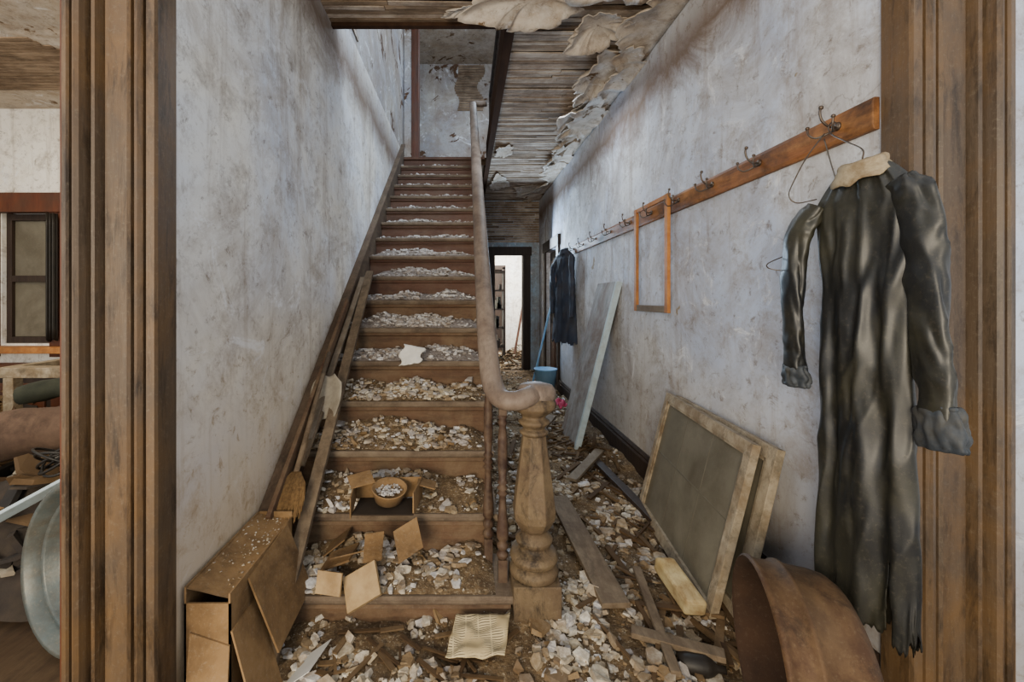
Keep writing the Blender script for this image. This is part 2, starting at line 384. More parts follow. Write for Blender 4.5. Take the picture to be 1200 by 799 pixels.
for i,(cx,cy,rx,ry,cu) in enumerate([(0.42,2.52,0.40,0.13,0.12),(0.02,2.62,0.16,0.04,0.04),(-0.6,2.35,0.3,0.07,0.03),(0.30,2.25,0.34,0.16,0.06),
      (0.95,2.2,0.42,0.30,0.07),(0.86,2.78,0.20,0.16,0.13),(0.45,5.1,0.10,0.2,0.05),(0.5,6.5,0.14,0.4,0.04),(1.0,6.9,0.25,0.3,0.05),(1.10,3.3,.26,.35,.13),(1.14,4.2,.22,.5,.12),(1.18,5.3,.18,.5,.1)]):
    patch(b,cx,cy,rx,ry,ZC,cu,i*3.1,cd=U(2.2,4.2))
def strip(u,v):
    y=1.4+6.3*u
    w=0.24+0.20*nz(y*1.7,3.3)+0.12*nz(y*6,1.3)+.05*nz(y*20,7)
    w=max(0.06,w)
    x=XR-0.004-w*v
    return (x,y,ZC-0.005-(v**4)*(0.045+0.10*max(0,nz(y*3,9))))
b.grid(strip,320,8)
b.obj("peeling_ceiling_plaster",solid=0.004)
b=B([LATHD]); 
y=2.9
while y<3.6:
    b.box((-4.2+.2*nz(y*5),y,ZC-0.008),(-2.9+.3*nz(y*4,3),y+.036,ZC-0.001)); y+=.046
b.obj("exposed_lath_parlor")

b=B([LATHD,LATH,CEILP])
z=2.36
while z<ZC-0.02:
    x=0.14
    while x<XR-0.01:
        x2=min(XR,x+U(.3,.8)); b.box((x,YB-0.013+U(-.002,.002),z),(x2-0.004,YB-.001,z+0.036),random.choice((0,1,1))); x=x2
    z+=0.044
b.obj("exposed_lath_backwall")
b=B([LATHD,LATH])
z=3.40
while z<5.3:
    e=3.5+0.6*nz(z*2.2,5)+.2*nz(z*9,2)
    b.box((XL+.001,2.3,z),(XL+0.010,e,z+0.034),random.choice((0,1))); z+=0.044
b.obj("exposed_lath_stairwell")
b=B([LATHD])
z=4.75
while z<5.55:
    xa=-0.15+.2*nz(z*3,1); xb=0.30+.15*nz(z*3,7)
    b.box((xa,YB-0.012,z),(xb,YB-.001,z+0.036)); z+=0.044
b.obj("exposed_lath_upstairs")

# ---------------------------------------------------------------- casings
def casing_prof(x0,x1,y,depth,flip=False):
    w=x1-x0
    pts=[(0,0.0),(0,0.040),(0.012,0.052),(0.07,0.056),(0.085,0.05),(0.092,0.018),(0.105,0.018),(0.112,0.040),(0.135,0.056),(0.165,0.060),(0.195,0.052),(0.21,0.034),(0.225,0.012),(0.24,0.012),
         (0.26,0.030),(0.285,0.040),(0.31,0.036),(0.325,0.018),(0.335,0.006),(0.35,0.006),(0.365,0.018),(0.60,0.018),(0.615,0.006),(0.63,0.006),(0.64,0.026),(0.665,0.040),(0.69,0.034),(0.705,0.012),(0.72,0.012),
         (0.745,0.034),(0.78,0.052),(0.82,0.056),(0.85,0.044),(0.862,0.016),(0.875,0.016),(0.885,0.044),(0.90,0.050),(0.985,0.050),(1.0,0.040),(1.0,0.0)]
    if flip: pts=[(1-a,d) for a,d in reversed(pts)]
    pr=[(x0+a*w,y-d) for a,d in pts]
    pr=[(x0,y+depth)]+pr+[(x1,y+depth)]
    return pr
b=B([CASING]); b.prism(casing_prof(-1.125,-0.862,1.235,0.035),0.0,3.5); b.obj("trim_1")
b=B([REDW]); b.box((-1.142,1.20,0),(-1.126,1.40,3.5)); b.obj("trim_2")
b=B([CASING]); b.prism(casing_prof(1.318,1.625,1.31,0.045,True),0.0,3.5); b.obj("trim_3")
b=B([FASC,REDW]); b.box((OPX-0.03,OPY,ZC-0.01),(OPX,5.72,ZC+0.30),0); b.box((OPX-0.045,OPY,ZC-0.03),(OPX+0.02,YB-.02,ZC-0.0),0)
b.box((XL,OPY-0.02,ZC-0.02),(OPX,OPY+0.02,ZC+0.3),0); b.obj("trim_4",bevel=0.004)
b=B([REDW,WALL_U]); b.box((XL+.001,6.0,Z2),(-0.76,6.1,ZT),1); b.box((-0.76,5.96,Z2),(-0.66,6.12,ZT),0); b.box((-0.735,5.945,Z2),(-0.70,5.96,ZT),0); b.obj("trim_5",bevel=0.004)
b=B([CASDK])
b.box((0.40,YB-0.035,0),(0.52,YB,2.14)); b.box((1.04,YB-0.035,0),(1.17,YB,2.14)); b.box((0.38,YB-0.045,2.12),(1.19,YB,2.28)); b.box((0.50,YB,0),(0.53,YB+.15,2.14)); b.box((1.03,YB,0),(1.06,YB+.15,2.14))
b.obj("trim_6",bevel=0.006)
b=B([CASDK])
b.box((XR-0.03,6.03,0),(XR,6.16,2.12)); b.box((XR-0.03,7.04,0),(XR,7.17,2.12)); b.box((XR-0.04,6.0,2.10),(XR,7.2,2.26)); b.obj("trim_7",bevel=0.006)
b=B([REDW,CASDK])
b.box((XR+0.06,6.17,0.01),(XR+0.1,7.03,2.09),1)
for (a,c,d,e) in ((6.27,6.56,0.2,0.95),(6.64,6.93,0.2,0.95),(6.27,6.56,1.1,1.95),(6.64,6.93,1.1,1.95)):
    b.box((XR+0.05,a,d),(XR+0.062,c,e),0)
b.lathe((XR+0.03,6.25,1.0),[(0.001,-.03),(0.025,-.02),(0.028,0),(0.012,.015),(0.012,.04)],12,axis=(1,0,0),m=1)
b.obj("door_1",bevel=0.004)
b=B([CASDK]); pr=[(XR,0),(XR-0.03,0),(XR-0.03,0.15),(XR-0.022,0.165),(XR-0.022,0.18),(XR-0.01,0.2),(XR,0.2)]
b.prism(pr,1.37,6.02,axis='y'); b.obj("baseboard_right")
b=B([CASDK]); b.prism([(XL,0),(XL+0.02,0),(XL+0.02,0.17),(XL,0.19)],1.33,1.62,axis='y'); b.obj("baseboard_left")

# ---------------------------------------------------------------- staircase
RZ=0.19; G=0.253; SX0=-0.83; SX1=0.12
def ny(k): return 1.39+G*k
b=B([RISER,TREAD,SKIRT,RISERU])
for k in range(1,17):
    x1=SX1 if k>1 else 0.175
    mr=0 if k<8 else 3
    b.box((SX0,ny(k)+0.025,0.0 if k<3 else RZ*(k-3)),(x1,ny(k+1)+0.026,RZ*k-0.032),mr)
    b.prism([(ny(k)+0.006,RZ*k-0.032),(ny(k)-0.0,RZ*k-0.024),(ny(k)-0.002,RZ*k-0.01),(ny(k)+0.006,RZ*k),(ny(k+1)+0.03,RZ*k),(ny(k+1)+0.03,RZ*k-0.032)],SX0,x1+0.02,1,axis='x')
    b.prism([(ny(k)+0.01,RZ*k-0.05),(ny(k)+0.018,RZ*k-0.032),(ny(k)+0.03,RZ*k-0.032),(ny(k)+0.03,RZ*k-0.06)],SX0,x1,mr,axis='x')
k=17
b.box((SX0,ny(k)+0.025,RZ*14),(SX1,ny(k)+0.06,RZ*k-0.03),3); b.box((SX0,ny(k),RZ*k-0.03),(OPX-.05,ny(k)+0.08,RZ*k+0.002),3)
b.prism([(ny(1)+0.03,0),(5.72,0),(5.72,3.1),(5.6,3.0),(ny(1)+0.03,0.03)],SX1-0.02,SX1-0.001,2,axis='x')
b.obj("staircase")
b=B([SKIRT,RISER])
def skz(y,off): return RZ+(y-ny(1))*RZ/G+off
ya,yb=1.60,5.74
b.prism([(ya,0.0),(ya,skz(ya,0.12)),(yb,skz(yb,0.12)),(yb,skz(yb,-0.35)),(ya+0.35,0)],XL,-0.832,0,axis='x')
b.prism([(ya,skz(ya,0.12)),(ya,skz(ya,0.155)),(yb,skz(yb,0.155)),(yb,skz(yb,0.12))],XL,-0.815,0,axis='x')
b.obj("trim_8",bevel=0.004)

nx,nyy=0.275,1.725
b=B([NEWELW])
hw=0.093
b.prism([(nx-hw,nyy-hw),(nx+hw,nyy-hw),(nx+hw,nyy+hw),(nx-hw,nyy+hw)],0.0,0.235)
b.lathe((nx,nyy,0),[(0.093,0.235),(0.098,0.245),(0.098,0.262),(0.088,0.275),(0.076,0.280),(0.092,0.292),(0.098,0.31),(0.088,0.328),(0.062,0.338),(0.056,0.352),(0.07,0.360),(0.076,0.378),(0.062,0.395),(0.046,0.41)],32)
b.lathe((nx,nyy,0),[(0.046,0.405),(0.066,0.425),(0.085,0.46),(0.089,0.49),(0.084,0.53),(0.074,0.61),(0.062,0.70),(0.050,0.785),(0.046,0.80)],8,sm=False,rot=math.pi/8)
b.lathe((nx,nyy,0),[(r,z-.04) for r,z in [(0.046,0.83),(0.058,0.84),(0.058,0.85),(0.042,0.858),(0.05,0.87),(0.062,0.88),(0.064,0.89),(0.048,0.90),(0.046,0.91),(0.075,0.93),(0.088,0.945),(0.088,0.965),(0.075,0.985),(0.03,0.997)]],32)
b.obj("newel_post",bevel=0.003)
def railz(y): return 0.94+0.745*(y-1.64)
path=[(0.285,1.73,0.965),(0.24,1.665,0.955),(0.185,1.65,0.945),(0.135,1.68,0.950),(0.108,1.76,0.995),(0.098,1.88,railz(1.88)-.015),(0.094,2.1,railz(2.1))]
for i in range(1,9): path.append((0.092,2.1+i*0.43,railz(2.1+i*0.43)))
path+=[(0.095,5.66,railz(5.62)+0.01),(0.13,5.69,railz(5.64)+0.02),(0.20,5.70,railz(5.64)+0.02),(0.27,5.68,railz(5.64)+.02)]
b=B([RAILW]); b.tube(path,lambda t:0.044,16,flat=0.85,sub=6)
b.lathe((0.285,1.73,-.04),[(0.07,0.97),(0.078,0.985),(0.078,1.01),(0.066,1.03),(0.03,1.04),(0.001,1.042)],28)
b.obj("stair_handrail")
def baluster(x,y,z0,z1,mat=None):
    b=B([mat or BALW]); H=z1-z0
    b.prism([(x-.018,y-.018),(x+.018,y-.018),(x+.018,y+.018),(x-.018,y+.018)],z0,z0+0.12*H)
    pr=[(.014,.12),(.021,.135),(.021,.15),(.012,.165),(.02,.18),(.021,.2),(.013,.215),(.02,.23),(.022,.26),(.02,.3),(.013,.42),(.012,.46),(.02,.475),(.012,.49),(.021,.505),(.012,.52),(.02,.535),(.013,.55),(.018,.64),(.017,.78),(.012,.84),(.018,.86),(.012,.875),(.018,.89),(.014,.9)]
    b.lathe((x,y,z0),[(r*1.15,h*H) for r,h in pr],12)
    b.prism([(x-.016,y-.016),(x+.016,y-.016),(x+.016,y+.016),(x-.016,y+.016)],z0+0.9*H,z1)
    b.obj("baluster")
baluster(0.098,1.87,RZ,1.06); baluster(0.150,1.745,RZ,0.94)
b=B([CASDK])
b.tube([(0.345,2.9,4.06),(0.345,4.3,4.06),(0.345,5.72,4.06)],0.04,12,flat=.75)
for i in range(14):
    y=3.05+i*0.195
    b.tube([(0.345,y,Z2),(0.345,y,4.04)],lambda t:0.013+0.008*abs(math.sin(t*9)),8,up=(1,0,0),sub=12)
b.box((0.31,5.68,Z2),(0.39,5.76,4.12)); b.obj("upstairs_balustrade")

# ---------------------------------------------------------------- rubble
def heap(x,y):
    h=0.024+0.040*(nz(x*3,y*3)+.5)+0.022*nz(x*8,y*8)
    h+=0.055*math.exp(-((y-1.62)/0.35)**2)*math.exp(-((x+0.1)/0.5)**2)
    h+=0.03*math.exp(-((x-0.5)/0.25)**2)
    return max(h,0.006)
b=B([DUST,FLAKE,FLAKEU])
def hf(u,v):
    x=XL+0.005+(XR-0.04-XL)*u; y=0.7+6.9*v
    return (x,y,heap(x,y)+.007*nz(x*40,y*40))
b.grid(hf,160,420)
for i in range(30000):
    if R()<0.68: x=U(-0.82,1.27); y=U(1.35,3.0)
    else: x=U(0.15,1.27); y=U(0.75,7.5) if R()<.7 else U(2,4)
    if (x<0.16 and y>1.68): continue
    if x<-0.6 and R()<.5: continue
    d=nz(x*3.5,y*3.5,8)+.5*nz(x*9,y*9,3)
    if d<-0.02 and R()<min(.93,.45-d*2): continue
    s=0.0022+0.026*R()**4.5
    if R()<0.02: s=U(.02,.046)
    b.chip((x,y,heap(x,y)+0.002+s*0.5*R()),s,min(.016,s*U(.25,.85)),1 if R()<.85 else 2,0.38,U(.9,1.35))
b.obj("plaster_rubble")
b=B([DUST,FLAKE,FLAKEU,DUSTU])
for k in range(1,17):
    low=k<=4
    n=int(1500 if k<4 else (1300 if k<7 else (800 if k<10 else 480)))
    Hm=(0.085,0.10,0.095,0.085,0.075)[k-1] if k<6 else (0.075 if k<10 else 0.055 if k<14 else 0.03)
    z0=RZ*k
    def mh(x,y,k=k,Hm=Hm):
        t=(y-ny(k)-0.012)/(G+0.0)
        e=min(1,max(0,(x-SX0)/0.12))*0.5+0.5
        er=min(1,max(0,(SX1-x)/0.09))
        side=max(0.0,1-abs((x+0.38)/0.62)**3)
        return max(0,t)**0.8*Hm*(0.75+0.8*nz(x*4+k*5,y*4,k))*er*e*(0.3+0.7*side)+0.001
    def g(u,v,k=k,z0=z0):
        x=SX0+0.004+(SX1-SX0-0.008)*u; y=ny(k)+0.014+(G+0.008)*v
        return (x,y,z0+mh(x,y)+.003*nz(x*50,y*50,k))
    b.grid(g,90,16,0 if k<5 else 3)
    for i in range(n):
        x=random.gauss(-0.40,0.25)
        if x<SX0+.01 or x>SX1-.01: continue
        y=ny(k)+0.02+(G-0.01)*R()
        if nz(x*5,y*5,k*2.1)<-.12 and R()<.75: continue
        s=(0.003+0.022*R()**3.8)*(1.15 if low else 0.9)
        if R()<.025: s=U(.018,.036)
        b.chip((x,y,z0+mh(x,y)+0.002+s*.5*R()),s,min(.014,s*U(.25,.8)),1 if (low and R()<.7) else 2,0.38,U(.9,1.4))
b.obj("stair_rubble")

b=B([STICK])
for i in range(230):
    if i<110: x=U(0.72,1.2); y=U(1.5,4.5)
    else: x=U(0.2,1.2); y=U(1.45,6.5)
    L=U(0.05,0.36); a=math.pi/2+random.gauss(0,0.6) if R()<.7 else U(0,3.14)
    d=Vector((math.cos(a),math.sin(a),U(-.05,.12))); w=Vector((-math.sin(a),math.cos(a),0))*U(.010,.034)
    p=Vector((x,y,heap(x,y)+0.012))-d*L/2
    e=p+d*L
    if max(p.x,e.x)>1.26 or min(p.x,e.x)<0.16: continue
    b.slab(p,d*L,w,Vector((0,0,U(.005,.014))),0)
for i in range(30):
    x=U(-.5,.2); y=U(1.42,1.6); a=U(0,3.14); L=U(.05,.18)
    d=Vector((math.cos(a),math.sin(a),U(-.05,.1))); w=Vector((-math.sin(a),math.cos(a),0))*U(.008,.02)
    b.slab(Vector((x,y,heap(x,y)+.012))-d*L/2,d*L,w,(0,0,.006))
b.obj("splintered_wood")
def plank(name,p,q,w,t,mat,side=None,bev=0.003):
    p=Vector(p);q=Vector(q);d=q-p
    s=Vector(side) if side else d.cross(Vector((0,0,1)))
    s=s.normalized()*w; n=s.cross(d).normalized()*t
    if n.z<0: n=-n
    b=B([mat]); 
    b.slab(p-s/2,d,s,n); return b.obj(name,bevel=bev)
plank("loose_plank",(0.60,1.70,0.105),(0.56,2.60,0.12),0.115,0.022,PLANKW)
plank("loose_plank",(0.42,2.25,0.11),(0.50,3.2,0.11),0.09,0.02,PLANKW)
plank("loose_plank",(0.62,1.60,0.085),(0.90,1.48,0.09),0.05,0.02,PLANKW)
plank("loose_plank",(1.08,2.4,0.06),(0.98,3.25,0.10),0.06,0.03,CASDK)
plank("loose_plank",(0.72,2.9,0.10),(1.05,3.35,0.14),0.07,0.02,GREYW)
plank("loose_plank",(0.70,1.42,0.08),(0.78,1.95,0.10),0.035,0.02,PLANKW)
plank("loose_plank",(0.5,3.6,0.09),(0.85,4.2,0.18),0.09,0.02,PLANKW)
plank("long_board",(-0.665,1.44,0.09),(-0.745,3.32,1.535),0.055,0.028,PLANKW,side=(1,0,0))
plank("long_board",(-0.775,2.1,0.64),(-0.785,3.25,1.49),0.035,0.02,GREYW,side=(1,0,0))
plank("long_board",(-0.80,1.75,0.42),(-0.80,2.9,1.30),0.02,0.05,RISER,side=(1,0,0))

# ---------------------------------------------------------------- peg rail + hooks
b=B([RAILB,CASDK]); 
b.prism([(XR,1.885),(XR-0.018,1.885),(XR-0.024,1.90),(XR-0.024,1.975),(XR-0.018,1.99),(XR,1.99)],1.37,5.2,axis='y')
b.obj("peg_rail",bevel=0.003)
def hook(y,z=1.945,big=1.0):
    b=B([METAL]); x=XR-0.024
    b.lathe((x,y,z),[(0.001,-.006),(.013,-.006),(.016,0.0)],12,axis=(1,0,0))
    def P(l): return [(x-a*big,y+c*big,z+d*big) for a,c,d in l]
    b.tube(P([(0,0,0),(.03,0,.0),(.055,0,.022),(.062,0,.05),(.058,0,.062)]),.0042,8,sub=5,up=(0,1,0))
    for s in (-1,1):
        b.tube(P([(0,0,-.006),(.02,.01*s,-.018),(.045,.035*s,-.028),(.06,.05*s,-.012),(.062,.055*s,.012)]),.0036,8,sub=5,up=(.3,.9,.1))
        b.lathe(P([(.062,.055*s,.014)])[0],[(.001,-.007),(.006,-.004),(.007,0),(.006,.004),(.001,.007)],8)
    b.lathe(P([(.058,0,.066)])[0],[(.001,-.008),(.007,-.005),(.008,0),(.007,.005),(.001,.008)],8)
    b.obj("coat_hook")
for y in (1.50,1.90,2.26,2.62,3.0,3.4,3.85,4.3,4.75): hook(y)

b=B([ORANGE,GREYW])
fx=XR-0.075
ya,yb,za,zb=2.66,3.19,1.25,2.0
b.box((fx,ya,za),(fx+0.022,ya+0.042,zb),0); b.box((fx,yb-0.042,za),(fx+0.022,yb,zb),0)
b.box((fx+0.003,ya+0.042,zb-0.03),(fx+0.02,yb-0.042,zb),0); b.box((fx+0.002,ya+0.042,za),(fx+0.022,yb-0.042,za+0.045),1)
o=b.obj("wooden_frame",bevel=0.003)

b=B([SLABM,SLABE])
p=Vector((0.93,3.66,0.03)); u=Vector((0.36,-0.02,1.46)); v=Vector((0.02,0.60,0)); n=Vector((0.045,0,-0.011))
b.slab(p+v*0.02,u,v*0.98,n,0); b.slab(p-v*0.01,u,v*0.03,n,1)
b.slab(p+n*0.0+Vector((-0.004,0,0)),u,v*0.05,n*0.1,1)
b.obj("leaning_slab",bevel=0.004)

def sash(name,B0,L,Uv,T,w=0.055,mull=True):
    B0,L,Uv,T=map(Vector,(B0,L,Uv,T)); l=L.length; u=Uv.length; a=w/l; c=w/u
    b=B([SASHW,SCREEN,SCREEND])
    b.slab(B0,L*a,Uv,T); b.slab(B0+L*(1-a),L*a,Uv,T)
    b.slab(B0+L*a,L*(1-2*a),Uv*c*1.2,T); b.slab(B0+L*a+Uv*(1-c),L*(1-2*a),Uv*c,T)
    b.slab(B0+L*a+Uv*c+T*.45,L*(1-2*a),Uv*(1-2*c),T*.15,1)
    b.slab(B0+L*a+Uv*c+T*.15,L*a*.3,Uv*(1-2*c),T*.3); b.slab(B0+L*(1-1.3*a)+Uv*c+T*.15,L*a*.3,Uv*(1-2*c),T*.3)
    b.slab(B0+L*a+Uv*(1-1.3*c)+T*.15,L*(1-2*a),Uv*c*.3,T*.3)
    if mull:
        for t in (.35,.65): b.slab(B0+L*(t-.004)+Uv*c+T*.43,L*.006,Uv*(1-2*c),T*.04,2)
        b.slab(B0+L*a+Uv*.52+T*.43,L*(1-2*a),Uv*.009,T*.04,2)
    return b.obj(name,bevel=0.002)
sash("window_sash",(0.965,1.70,0.05),(0.10,0.95,0),(0.18,0.0,0.71),(0.033,0,-0.008),w=.045)
sash("window_sash",(1.055,1.67,0.05),(0.07,0.95,0),(0.165,0.0,0.70),(0.033,0,-0.008),mull=False)

ax=Vector((0.95,-0.30,0.02)).normalized()
b=B([RUST,RUSTIN])
c=Vector((0.885,1.30,0.268))
b.lathe(c,[(0.252,0.0),(0.258,0.004),(0.260,0.012),(0.254,0.02),(0.250,0.03),(0.249,0.075),(0.257,0.08),(0.257,0.09),(0.248,0.095),(0.242,0.17),(0.235,0.20),(0.22,0.22),(0.12,0.225),(0.001,0.226)],56,axis=ax,m=0,cap=False)
b.lathe(c,[(0.252,0.0),(0.242,0.006),(0.238,0.03),(0.230,0.16),(0.20,0.205),(0.001,0.212)],56,axis=ax,m=1,cap=False)
b.obj("metal_tub")

# ---------------------------------------------------------------- dress
def crease(x):
    s=math.sin(x); return (1-abs(s)**0.6*1.0)*2-1 if s>0 else -(abs(s)**1.4)*0.4+0.6
def garment(name,ctr,axis,mats,zsh,zhem,wsh,whem,depth,sleeves,seed=0,slit=False,collar=True,ncol=180,foldn=7.0):
    b=B(mats); A=Vector((axis[0],axis[1],0)).normalized(); N=Vector((A.y,-A.x,0))
    if N.x>0: N=-N
    C=Vector((ctr[0],ctr[1],0))
    H=zsh-zhem
    def key(t):
        if t<0.05: s=t/0.05; return 0.055+(wsh-0.055)*s**0.75, 0.026+0.012*s
        if t<0.30: s=(t-0.05)/0.25; return wsh*(1-0.18*s), depth*(0.75+0.1*s)
        s=(t-0.30)/0.70; return wsh*0.82+(whem-wsh*0.82)*s**0.9, depth*(0.85+0.25*s)
    rows=130; vs=[]
    for j in range(rows+1):
        t=j/rows; a,d=key(t)
        z=zsh+0.05*(1-min(1,t/0.05))-H*t
        hang=min(1,max(0,(t-0.06)/0.35))
        for i in range(ncol):
            th=2*math.pi*i/ncol
            u=math.cos(th)
            front=math.sin(th)
            ph=u*foldn+seed+1.0*nz(t*1.5,seed)+0.6*nz(t*3,u*2,seed)
            fold=math.sin(ph)*0.6+math.sin(ph*1.9+1.0+t*2.0)*0.35
            dd=fold*0.013*hang*(1 if front>0 else .6)
            cr=abs(nz(u*3+t*3,t*6,seed+3))
            wr=0.004*math.sin(16*t*H+5*u+4*nz(u*3,t*5,seed))*max(0,1-abs(t-0.22)/0.22)-0.016*cr+.004*nz(u*7,t*14,seed)
            f=1+0.035*hang*nz(t*6,seed+ (1 if u>0 else 5))*(abs(u)**3)
            zz=z
            if t>0.88: zz+= (t-0.88)/0.12*(0.05*nz(th*2.5,seed)+0.05*nz(th*7,1)+.03*nz(th*22,4))
            p=C+A*(a*u*f)+N*(d*front+dd+wr)
            vs.append((p.x,p.y,zz))
    fs=[]
    for j in range(rows):
        for i in range(ncol):
            if slit:
                w=(j/rows-0.80)/0.2
                if w>0 and ncol*(0.13-.012*w)<i<ncol*(0.13+0.02*w): continue
                w=(j/rows-0.93)/0.07
                if w>0 and ncol*(0.30-.01*w)<i<ncol*(0.30+0.012*w): continue
            k=(i+1)%ncol; fs.append((j*ncol+i,j*ncol+k,(j+1)*ncol+k,(j+1)*ncol+i))
    b.add(vs,fs,0,True)
    for si,(pts,r0,r1,cuff) in enumerate(sleeves):
        def wfn(t,a,si=si):
            lon=0.13*crease(a*2+3*nz(t*2.2,si)+seed)
            cross=0.07*math.sin(t*27+2.5*math.sin(a+si)+7*nz(t*4,a*.6,si))*(0.4+0.6*abs(math.sin(t*3.1)))
            return lon+cross-.25*abs(nz(t*9,math.cos(a)*1.2,math.sin(a)*1.2+si))+.06
        b.tube(pts,lambda t:(r0+(r1-r0)*t)*(0.72+0.28*min(1,t*6)),48,sub=18,up=(-1,0.2,0),flat=.50,cap=False,m=0,wfn=wfn)
        if cuff:
            q=Vector(pts[-1]); dirn=(Vector(pts[-1])-Vector(pts[-2])).normalized()
            L=cuff
            b.tube([q-dirn*L*.6,q-dirn*L*.45,q-dirn*L*.15,q+dirn*L*.18,q+dirn*L*.32],lambda t:r1*(1.0+0.28*math.sin(t*2.6)),48,sub=6,up=(-1,.2,0),flat=.5,cap=False,m=1,
                   wfn=lambda t,a:0.09*math.sin(a*9+5*nz(t*3,a))+0.2*nz(math.cos(a)*2,t*5,si+math.sin(a)))
    if collar:
        ring=[]
        for i in range(25):
            a=2*math.pi*i/24
            p=C+A*(0.060*math.cos(a))+N*(0.034*math.sin(a))
            ring.append((p.x,p.y,zsh+0.05-0.012*math.sin(a)))
        b.tube(ring,0.008,8,m=2,flat=1.5,wr=.3,wf=40)
        def cf(u,v):
            a=2*math.pi*u
            p=C+A*(0.060*math.cos(a)*(1+v*0.45))+N*(0.036*math.sin(a)*(1+v*0.4)+0.006*(1 if math.sin(a)>0 else -1))
            return (p.x,p.y,zsh+0.05-0.03*v-(0.04+.02*nz(u*9))*v*max(0,math.sin(a))+0.006*nz(u*20,v*4))
        b.grid(cf,48,5,2)
    return b.obj(name,solid=0.0025)
C0=(1.222,1.315)
Ax=(0.10,-0.995)
garment("satin_dress",C0,Ax,[SATIN,CUFFM,LACE],1.705,0.375,0.158,0.155,0.046,
  [([(1.222,1.20,1.675),(1.235,1.172,1.60),(1.238,1.150,1.45),(1.230,1.135,1.25),(1.228,1.115,1.10),(1.225,1.10,0.99)],0.060,0.048,0.12),
   ([(1.20,1.455,1.655),(1.165,1.495,1.56),(1.155,1.51,1.36),(1.155,1.505,1.18),(1.16,1.50,1.06)],0.056,0.044,0.08)],seed=1.3,slit=True)
def hanger(name,ctr,A,zs,hookpt,w=0.17):
    b=B([METAL]); A=Vector((A[0],A[1],0)).normalized(); C=Vector((ctr[0],ctr[1],zs))
    L=C-A*w+Vector((0,0,-.07)); Rr=C+A*w+Vector((0,0,-.07)); T=C+Vector((0,0,.03))
    h=Vector(hookpt)
    b.tube([T,L,L+Vector((0,0,-.008)),Rr+Vector((0,0,-.008)),Rr,T],.0022,6,up=(1,.1,.2))
    b.tube([T,T+Vector((0,0,.03)),(T+h)/2+Vector((0,0.0,.0)),h+Vector((0,0,-.03)),h+Vector((0.0,0.015,0.0)),h+Vector((0,0,.014)),h+Vector((0,-0.018,0.0)),h+Vector((0,-0.02,-.012))],.0024,6,up=(1,.1,.2),sub=6)
    b.obj(name)
hanger("wire_hanger",(1.222,1.315),Ax,1.74,(1.262,1.47,1.935),w=.14)
b=B([METAL])
b.tube([(1.26,1.50,1.92),(1.20,1.50,1.84),(1.15,1.49,1.76),(1.12,1.48,1.70),(1.14,1.47,1.67),(1.20,1.46,1.68)],.0022,6,sub=6)
b.tube([(1.17,1.55,1.50),(1.10,1.55,1.47),(1.085,1.53,1.45),(1.12,1.51,1.44),(1.19,1.52,1.45)],.0022,6,sub=6)
b.tube([(1.26,1.50,1.90),(1.25,1.46,1.80),(1.25,1.44,1.74)],.0022,6,sub=6)
b.obj("bent_wire")
garment("hanging_coat",(1.225,5.32),(0.35,-0.94),[COAT,COAT,COAT],1.90,0.80,0.22,0.26,0.07,
  [([(1.27,5.13,1.86),(1.26,5.08,1.70),(1.26,5.07,1.4),(1.26,5.08,1.12)],0.07,0.055,0),
   ([(1.18,5.48,1.86),(1.13,5.53,1.70),(1.12,5.54,1.4),(1.12,5.53,1.15)],0.07,0.055,0)],seed=4.1,ncol=80)
hanger("wire_hanger",(1.225,5.32),(0.35,-0.94),1.92,(1.26,5.18,1.97),w=.14)
hook(5.16)

# ---------------------------------------------------------------- cardboard box
b=B([CARD,CARDB,FLAKE,DARK])
x0,x1,y0,y1,zt=-0.855,-0.715,1.295,1.76,0.465; t=0.006
b.box((x0,y0,0.03),(x1,y1,0.04),0)
b.box((x0,y0,0.03),(x0+t,y1,zt),0); b.box((x1-t,y0,0.03),(x1,y1,zt-0.02),0); b.box((x0,y1-t,0.03),(x1,y1,zt),0); b.box((x0,y0,0.03),(x1,y0+t,zt-0.05),0)
def sag(u,v):
    x=x0+(x1-x0)*u; y=y0+(y1-y0)*v
    return (x,y,zt-0.004-0.03*u-0.014*math.sin(math.pi*v)*math.sin(math.pi*u)+0.006*nz(x*9,y*9))
b.grid(sag,12,24,0)
b.slab((x1,y0+0.10,zt-0.04),(0.09,0.02,-0.26),(0.0,0.30,0.02),(t,0,t*.4),0)
b.slab((x0+0.02,y0,0.33),(0.12,0.0,-0.04),(0.03,-0.08,-0.24),(0,-t,0),0)
b.slab((x1,y0,0.33),(0.0,0.16,0.0),(0.10,-0.04,-0.26),(t,0,0),0)
for i in range(120):
    u,v=U(.03,.97),U(.02,.98)**.7; p=Vector(sag(u,v)); s=U(.0015,.006); b.chip((p.x,p.y,p.z+.002),s,.002,2,.3)
b.obj("cardboard_box")
b=B([PAPER]); b.slab((-0.60,1.38,0.07),(0.03,0.13,0.0),(0.10,-0.02,0.08),(0,0,.003)); b.obj("printed_leaflet")

